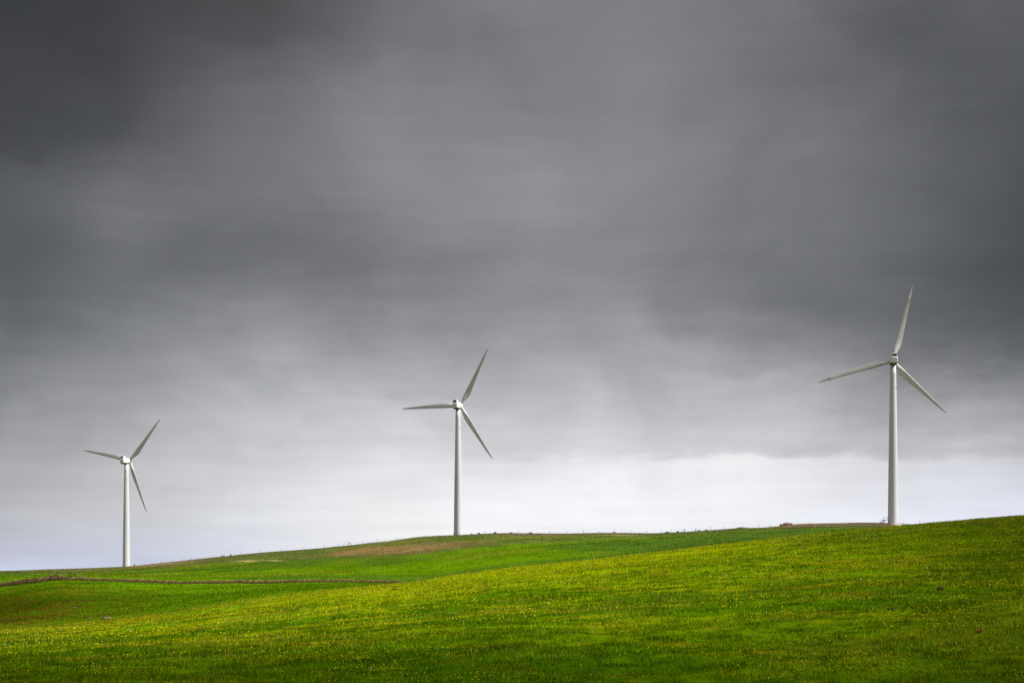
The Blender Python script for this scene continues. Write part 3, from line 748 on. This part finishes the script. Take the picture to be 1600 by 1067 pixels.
def tower_mesh(h):
    V = []; Fc = []; n = 56; zs = [-3, 0]; mi = []
    def rad(z): t = max(z, 0)/h; return 2.2*(1-t)+1.22*t+.08*math.sin(math.pi*t)
    rings = [(-3, 2.2), (0, 2.2)]
    for f in (.36, .68): rings += [(f*h-.09, rad(f*h-.09)), (f*h+.09, rad(f*h+.09))]
    for z in np.linspace(0, h, 15)[1:]: rings.append((float(z), rad(float(z))))
    rings.sort()
    for z, r in rings:
        for k in range(n): t = 2*math.pi*k/n; V.append((r*math.cos(t), r*math.sin(t), z))
    for i in range(len(rings)-1):
        for k in range(n): j = (k+1) % n; Fc.append((i*n+k, i*n+j, (i+1)*n+j, (i+1)*n+k)); mi.append(1 if abs(rings[i+1][0]-rings[i][0]-.18) < 1e-6 else 0)
    Fc.append(tuple((len(rings)-1)*n+k for k in range(n))); mi.append(0)
    me = mesh('tower', V, Fc, [m_tower, m_joint], True); me.polygons.foreach_set('material_index', mi); return me
ME = dict(blade=blade_mesh(), nacelle=nacelle_mesh(), cooler=cooler_mesh(), vent=vent_mesh(), hub=hub_mesh(), under_shade=under_shade_mesh())
OVER = 3.6; TILT = R(5)
def turbine(label, hx, hv, D, psi, phase, stairs=False):
    psi = R(psi); a = Vector((math.sin(psi)*math.cos(TILT), math.cos(psi)*math.cos(TILT), math.sin(TILT)))
    C = Vector(((hx-800)/F*D, D, (H-hv)/F*D)); T = C-a*OVER
    z0 = gz(T.x, T.y); h = T.z-z0
    root = empty('wind_turbine', (T.x, T.y, z0)); tag(root, label, 'wind turbine', 'white wind turbines on the hill')
    tw = link('tower', tower_mesh(h-1.6), root)
    # entrance door and a small hatch in the tower
    bm = bmesh.new(); box(bm, (0, -2.2, 1.9), (1.0, .12, 2.2), None, .04); link('door', bm_mesh('door', bm, m_nac), tw, (0, 0, 0), (0, 0, R(-78)))
    for s_ in (-1, 1):
        bm = bmesh.new(); box(bm, (s_*1.05, -1.12, h*.83), (.28, .3, .3), None, .03); link('hatch', bm_mesh('hatch', bm, m_seam), tw)
    rot = (TILT, 0, -psi)
    nac = link('nacelle', ME['nacelle'], root, (0, 0, h), rot)
    link('cooler_housing', ME['cooler'], nac); link('vent', ME['vent'], nac)
    link('under_shade_slab', ME['under_shade'], nac)
    bm = bmesh.new(); rod(bm, (.5, -3.4, 2.75), (.5, -3.4, 3.9), .03); link('wind_vane', bm_mesh('vane', bm, m_seam), nac)
    bm = bmesh.new(); rod(bm, (-.5, -3.4, 2.75), (-.5, -3.4, 3.6), .03); link('lightning_rod', bm_mesh('rod', bm, m_seam), nac)
    hub = link('hub', ME['hub'], root, (0, 0, h), rot)
    yawt = Matrix.Rotation(-psi, 4, 'Z') @ Matrix.Rotation(TILT, 4, 'X')
    for k in range(3):
        b = link('blade', ME['blade'], root)
        Mb = yawt @ Matrix.Translation((0, OVER, 0)) @ Matrix.Rotation(R(phase+120*k), 4, 'Y')
        b.matrix_local = Matrix.Translation((0, 0, h)) @ Mb
    if stairs:
        bm = bmesh.new()
        box(bm, (-3.15, 0, 1.55), (1.9, 1.3, .14))
        for sy in (-.6, .6):
            rod(bm, (-6.0, sy, -.2), (-4.0, sy, 1.55), .11); rod(bm, (-4.4, sy, -.2), (-3.6, sy, 1.55), .10)
        for i in range(6): box(bm, (-5.7+.33*i, 0, .1+.27*i), (.3, 1.1, .06))
        st = link('stairs', bm_mesh('stairs', bm, m_steel), root)
        for sy in (-.62, .62):
            bm = bmesh.new()
            rod(bm, (-5.9, sy, .95), (-4.05, sy, 2.6), .03); rod(bm, (-4.05, sy, 2.6), (-2.3, sy, 2.6), .03)
            for x_, z_ in ((-5.9, 0), (-4.05, 1.55), (-2.4, 1.55)): rod(bm, (x_, sy, z_), (x_, sy, z_+1.02), .03)
            link('handrail', bm_mesh('handrail', bm, m_steel), st)
    return root
turbine('left and farthest of three white wind turbines, hub turned to the right', 202.8, 719.5, 861, 17.9, 42.2)
turbine('middle white wind turbine on the brown-patched hilltop, one blade level to the left', 719.3, 633.7, 746.5, 17.9, 28.9)
turbine('right and largest white wind turbine, steel stairs at its foot, seen from behind', 1393.6, 563.8, 620, 7.5, 14.2, True)
